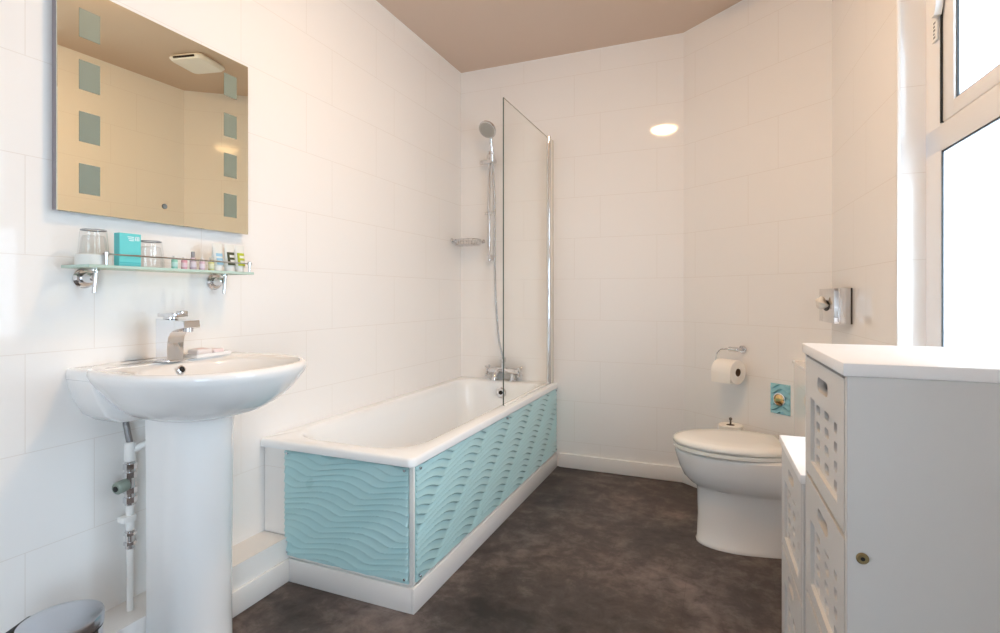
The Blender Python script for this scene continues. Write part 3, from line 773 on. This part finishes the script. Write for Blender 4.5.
loft(bm, [dring(.095, .425, .104, 0, .09), dring(.095, .427, .106, .012, .09), dring(.095, .422, .102, .018, .09), dring(.095, .418, .102, .12, .09), dring(.085, .420, .106, .20, .095),
          dring(.06, .422, .109, .240, .10), dring(.005, .428, .114, .250, .10), dring(.005, .448, .134, .262, .105, ef=.58), dring(.005, .476, .153, .29, .11, ef=.6), dring(.005, .496, .165, .33, .12, ef=.62), dring(.005, .508, .172, .368, .13, ef=.62),
          dring(.005, .514, .176, .392, .135, ef=.62), dring(.005, .514, .176, .402, .135, ef=.62), dring(.01, .506, .168, .408, .13, ef=.62)])
obj('pan', bm, CERAMIC, to, ang=50)
bm = B()
loft(bm, [dring(.075, .515, .174, .410, .12, ef=.64), dring(.07, .520, .180, .414, .125, ef=.64), dring(.07, .520, .180, .426, .125, ef=.64), dring(.075, .515, .176, .429, .12, ef=.64)])
obj('seat', bm, SEATP, to, ang=50)
bm = B()
loft(bm, [dring(.075, .517, .176, .4305, .12, ef=.64), dring(.07, .522, .182, .434, .127, ef=.64), dring(.07, .522, .182, .447, .127, ef=.64), dring(.078, .515, .176, .4555, .12, ef=.64), dring(.10, .49, .15, .461, .10, ef=.64), dring(.16, .42, .09, .4635, .06, ef=.64)])
obj('lid', bm, SEATP, to, ang=60)
for s in (-1, 1):
    bm = B(); cyl(bm, MT @ Vector((.06, s*.078, .408)), MT @ Vector((.06, s*.078, .44)), .015, 18, bev=.003); obj('hinge', bm, CHROME, to)

# ------------------------------------------------------------------ toilet roll holder on angled wall
nB = Vector((-dB.y, dB.x, 0)); nB = nB if nB.y < 0 else -nB        # towards the room
def PB(s, off, z): v = A1 + dB*s + nB*off; return Vector((v.x, v.y, z))
th_ = thing('toilet_roll_holder', 'chrome hooked toilet roll holder on the angled wall above the toilet', 'toilet roll holder', tuple(PB(.385, 0, .80)))
bm = B(); cyl(bm, PB(.392, 0, .806), PB(.392, .010, .806), .020, 24, bev=.002); cyl(bm, PB(.392, .010, .806), PB(.392, .05, .806), .009, 16); cyl(bm, PB(.398, .05, .806), PB(.345, .05, .806), .0115, 18, bev=.002)
obj('mount', bm, CHROME, th_)
bm = B(); tube(bm, bez([PB(.35, .05, .806), PB(.33, .056, .806), PB(.305, .062, .80), PB(.285, .068, .775), PB(.283, .074, .735), PB(.290, .076, .714), PB(.325, .077, .710), PB(.40, .077, .710)], 8), .0042, 10)
obj('hook_arm', bm, CHROME, th_)
rl = thing('toilet_roll', 'white toilet roll hanging on the chrome hooked holder', 'toilet roll', tuple(PB(.36, .077, .70)))
bm = B(); M = aim(PB(.305, .077, .694), dB); Lr = .115
seg = 40
lathe(bm, [(.020, 0), (.059, .0), (.061, .002), (.061, Lr-.002), (.059, Lr), (.020, Lr)], seg, M, cap0=False, cap1=False)
obj('paper', bm, PAPER, rl)
bm = B(); lathe(bm, [(.0195, .001), (.0195, Lr-.001)], 28, M, cap0=False, cap1=False); lathe(bm, [(.0202, .001), (.0202, Lr-.001)], 28, M, cap0=False, cap1=False)
obj('cardboard_tube', bm, CARD, rl)
bm = B()
for k in range(8):
    a0 = radians(-10-4*k)
rg = []
for z, o in ((.694, .0622), (.674, .0620), (.655, .0605), (.640, .0595)):
    rg.append([PB(.307, .077+o, z), PB(.307+Lr-.004, .077+o, z), PB(.307+Lr-.004, .077+o-.0012, z), PB(.307, .077+o-.0012, z)])
loft(bm, rg); obj('loose_sheet', bm, PAPER, rl)

# spare rolls on a floor stand behind the toilet
SPx, SPy = 1.690, 2.945
st = thing('roll_stand', 'dark metal spare roll stand on the floor behind the toilet', 'roll stand', (SPx, SPy, 0))
M = Matrix.Translation((SPx, SPy, 0))
bm = B(); lathe(bm, [(.072, 0), (.072, .006), (.066, .010), (.01, .012)], 32, M); obj('base', bm, STEEL, st)
bm = B(); cyl(bm, (SPx, SPy, .01), (SPx, SPy, .452), .0045, 12); bmesh.ops.create_uvsphere(bm, u_segments=12, v_segments=8, radius=.008, matrix=Matrix.Translation((SPx, SPy, .455)))
obj('pole', bm, cmat('dark_chrome', (110, 100, 92), .25), st)
proto = None
labs = ['spare toilet roll behind the toilet, lowest on the floor stand', 'spare toilet roll behind the toilet, second from the floor on the stand',
        'spare toilet roll behind the toilet, directly under the topmost one', 'topmost spare toilet roll on the floor stand behind the toilet lid']
for k in range(4):
    z = .012+k*.1035
    if proto is None:
        proto = thing('toilet_roll', labs[0], 'toilet roll', (SPx, SPy, z), group='spare rolls on the floor stand')
        Mr = Matrix.Translation((SPx, SPy, z))
        bm = B(); lathe(bm, [(.020, 0), (.056, 0), (.058, .002), (.058, .1005), (.056, .1025), (.020, .1025)], 36, Mr, cap0=False, cap1=False); obj('paper', bm, PAPER, proto)
        bm = B(); lathe(bm, [(.0195, .001), (.0195, .1018)], 24, Mr, cap0=False, cap1=False); lathe(bm, [(.0202, .001), (.0202, .1018)], 24, Mr, cap0=False, cap1=False); obj('cardboard_tube', bm, CARD, proto)
    else:
        c = copy_tree(proto); c.location = (SPx, SPy, z); c['label'] = labs[k]

# ------------------------------------------------------------------ flush plate
fp = thing('flush_plate', 'small aqua wavy flush plate with a round brass button on the angled wall', 'flush plate', tuple(PB(.597, 0, .51)))
bm = B(); NS, NZ = 30, 60; G = []
FS0, FS1, FZ0, FZ1 = .5475, .6455, .511, .656
def pl(i, j):
    s = FS0+(FS1-FS0)*i/NS; z = FZ0+(FZ1-FZ0)*j/NZ
    ph = z/.027 + .45*sin((s-FS0)/.098*2*pi+.8); fr = ph-math.floor(ph)
    h = .003+.012*(1-fr)**1.3
    if i in (0, NS) or j in (0, NZ): h = .006
    return PB(s, h, z)
G = [[bm.verts.new(pl(i, j)) for i in range(NS+1)] for j in range(NZ+1)]
for j in range(NZ):
    for i in range(NS): bm.faces.new((G[j][i], G[j][i+1], G[j+1][i+1], G[j+1][i]))
lp = [G[0][i] for i in range(NS+1)] + [G[j][NS] for j in range(1, NZ+1)] + [G[NZ][i] for i in range(NS-1, -1, -1)] + [G[j][0] for j in range(NZ-1, 0, -1)]
bk_ = []
for v in lp:
    bk_.append(bm.verts.new(v.co - nB*.0058))
for i in range(len(lp)): bm.faces.new((lp[i], bk_[i], bk_[(i+1) % len(lp)], lp[(i+1) % len(lp)]))
obj('wavy_plate', bm, AQUAD, fp, weld=False, ang=45)
bm = B(); M = aim(PB(.597, .006, .583), nB); lathe(bm, [(.031, 0), (.031, .009), (.026, .010), (.024, .006)], 32, M); obj('button_ring', bm, CHROME, fp)
bm = B(); lathe(bm, [(.0235, .004), (.0235, .008), (.018, .011), (.003, .012)], 32, M); obj('button', bm, GOLD, fp)

# ------------------------------------------------------------------ tissue dispenser on right wall
tl0 = (B1.y-2.665)/-dC.y; tl1 = (B1.y-2.405)/-dC.y
tz0, tz1 = .972, 1.110; td = .062
tb = thing('tissue_dispenser', 'polished chrome tissue box fixed to the right wall above the cabinets', 'tissue box', tuple(MC @ Vector((.2, 0, tz0))))
bm = B(); box(bm, tl0, tl1, -td, -.005, tz0, tz1, .002, 2, MC); obj('cover', bm, CHROME, tb)
bm = B(); box(bm, tl0+.001, tl1+.001, -.005, -.0, tz0-.001, tz1+.001, .0005, 1, MC); obj('end_seal', bm, cmat('black_edge', (50, 46, 44), .4), tb)
bm = B()
sc_ = (tl0+tl1)/2
def ell(a, b, off): return [MC @ Vector((sc_+a*cos(2*pi*i/28), -td-off, (tz0+tz1)/2+b*sin(2*pi*i/28))) for i in range(28)]
loft(bm, [ell(.062, .022, .0002), ell(.062, .022, .0012)]); obj('slot', bm, DARK, tb)
tsu = thing('tissue', 'crumpled white tissue poking out of the chrome tissue box', 'tissue', tuple(MC @ Vector((sc_, -td, 1.04))))
bm = B(); n = 26; rings = []
for off, w, h, dz in ((.0, .040, .005, 0), (.008, .044, .012, .003), (.016, .046, .020, .008), (.026, .038, .022, .012), (.034, .022, .014, .013)):
    ring = []
    for i in range(n):
        a = 2*pi*i/n; k = 1+.22*sin(5*a+off*60)+.12*sin(9*a+1)
        ring.append(MC @ Vector((sc_+.012+w*k*cos(a), -td-off-.004*sin(3*a)*(off > 0), 1.041+dz+h*k*sin(a))))
    rings.append(ring)
loft(bm, rings); obj('sheet', bm, PAPER, tsu, ang=80)

# ------------------------------------------------------------------ pierced white cabinets
def rr2(x0, x1, y0, y1, r, n=4): return [(p.x, p.y) for p in rrect(x0, x1, y0, y1, r, 0, n)]
def cabinet(name, label, org, D, W, H, fronts, lid_t=.020, rz=0.0, rows=4, plinth=.03):
    """org = near left floor corner; D = depth along the room (+y), W = width (+x); drawer fronts face -x"""
    t = thing(name, label, 'cabinet', (org[0], org[1], 0), rz); M = WM[t.name]
    ov = .0
    bm = B(); box(bm, -.004, W+.002, -.004, D+.004, H-lid_t, H, .0025, 2, M); obj('top_board', bm, LIDM, t)
    bm = B(); th = .014
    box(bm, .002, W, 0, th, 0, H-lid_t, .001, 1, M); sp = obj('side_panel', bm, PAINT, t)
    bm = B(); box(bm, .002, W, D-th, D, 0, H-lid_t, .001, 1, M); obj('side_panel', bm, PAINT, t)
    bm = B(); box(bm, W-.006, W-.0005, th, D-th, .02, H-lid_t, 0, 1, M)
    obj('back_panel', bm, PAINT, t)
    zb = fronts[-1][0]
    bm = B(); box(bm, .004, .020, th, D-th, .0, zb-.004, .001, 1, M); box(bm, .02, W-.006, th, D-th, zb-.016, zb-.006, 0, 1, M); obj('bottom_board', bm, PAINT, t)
    for (z0, z1) in fronts:
        y0, y1 = th+.003, D-th-.003; w = y1-y0; h = z1-z0-.005
        holes = [rr2(w*.36, w*.64, h-.052, h-.026, .012)]
        px0, px1 = w*.14, w*.86; pz0, pz1 = .030, h-.078
        bm = plate([(0, 0), (w, 0), (w, h), (0, h)], holes+[rr2(px0, px1, pz0, pz1, .002, 1)], .014)
        # local x -> +y of cabinet, local y -> z, local z -> x
        R = Matrix(((0, 0, 1, .0085), (1, 0, 0, y0), (0, 1, 0, z0+.0025), (0, 0, 0, 1)))
        bm.transform(M @ R)
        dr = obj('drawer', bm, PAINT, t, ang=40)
        # pierced inset: staggered windows
        iw, ih = px1-px0, pz1-pz0; hs = []
        nc, nr = 3, rows; cw, rh = iw/nc, ih/nr
        for r_ in range(nr):
            for c_ in range(nc):
                cx = (c_+.5)*cw; cz = (r_+.5)*rh + (.12*rh if c_ == 1 else -.08*rh)
                hs.append(rr2(cx-cw*.24, cx+cw*.24, cz-rh*.27, cz+rh*.27, .006, 3))
        bm = plate([(-.002, -.002), (iw+.002, -.002), (iw+.002, ih+.002), (-.002, ih+.002)], hs, .006)
        R2 = Matrix(((0, 0, 1, .0115), (1, 0, 0, y0+px0), (0, 1, 0, z0+.0025+pz0), (0, 0, 0, 1)))
        bm.transform(M @ R2)
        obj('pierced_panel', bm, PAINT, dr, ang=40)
        bm = B(); a0, a1, b0 = y0+.012, y1-.012, z0+.014
        box(bm, .018, W-.02, a0, a1, b0, b0+.006, 0, 1, M); box(bm, .018, W-.02, a0, a0+.008, b0, z1-.05, 0, 1, M)
        box(bm, .018, W-.02, a1-.008, a1, b0, z1-.05, 0, 1, M); box(bm, W-.03, W-.02, a0, a1, b0, z1-.05, 0, 1, M); box(bm, .022, .026, a0, a1, b0, z1-.06, 0, 1, M)
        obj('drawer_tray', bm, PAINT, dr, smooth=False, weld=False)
    return t, M
rzc = radians(1.5)
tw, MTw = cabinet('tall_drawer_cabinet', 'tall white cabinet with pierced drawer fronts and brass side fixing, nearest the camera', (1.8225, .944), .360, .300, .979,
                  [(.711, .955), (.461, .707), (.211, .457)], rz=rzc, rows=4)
bm = B(); cyl(bm, MTw @ Vector((.0215, 0, .687)), MTw @ Vector((.0215, -.004, .687)), .0085, 20, bev=.0015); scw = obj('side_fixing', bm, BRONZE, tw)
bm = B(); cyl(bm, MTw @ Vector((.0215, -.0036, .687)), MTw @ Vector((.0215, -.0046, .687)), .003, 10); obj('fixing_hole', bm, DARK, scw)
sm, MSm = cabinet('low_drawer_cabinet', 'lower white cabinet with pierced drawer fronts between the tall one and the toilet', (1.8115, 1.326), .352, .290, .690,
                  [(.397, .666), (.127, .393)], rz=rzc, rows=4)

# ------------------------------------------------------------------ light
wl = bpy.data.worlds.new('overcast_sky'); S.world = wl; wl.use_nodes = True
bg = wl.node_tree.nodes['Background']; bg.inputs['Color'].default_value = (.715, .83, .98, 1); bg.inputs['Strength'].default_value = 14.6
for l0, l1, z0, z1 in ((W0, W1, WZ0, WZ1), (V0, V1, VZ0, VZ1)):
    lp_ = bpy.data.lights.new('window_portal', 'AREA'); lp_.shape = 'RECTANGLE'; lp_.size = l1-l0; lp_.size_y = z1-z0
    lp_.cycles.is_portal = True
    po = bpy.data.objects.new('window_portal', lp_); COL.objects.link(po)
    c = MC @ Vector(((l0+l1)/2, .2, (z0+z1)/2))
    po.matrix_world = Matrix.Translation(c) @ (-nC).to_track_quat('-Z', 'Y').to_matrix().to_4x4()

# ------------------------------------------------------------------ camera
cam = bpy.data.cameras.new('camera'); co = bpy.data.objects.new('camera', cam); COL.objects.link(co)
cam.sensor_width = 36; cam.sensor_fit = 'HORIZONTAL'; cam.lens = 36*531/1000; cam.clip_start = .02
cam.shift_y = -20.5/1000
yaw = math.atan(222/531)
co.location = (1.65, 0, 1.08); co.rotation_euler = (pi/2, 0, yaw)
S.camera = co

S.view_settings.view_transform = 'Standard'; S.view_settings.look = 'None'
S.view_settings.exposure = 0.0; S.view_settings.gamma = 1.0; S.view_settings.use_curve_mapping = False
S.cycles.use_denoising = True
S.cycles.max_bounces = 12; S.cycles.diffuse_bounces = 8; S.cycles.glossy_bounces = 6; S.cycles.transparent_max_bounces = 16
S.cycles.sample_clamp_indirect = 4.0
S.cycles.caustics_reflective = False; S.cycles.caustics_refractive = False
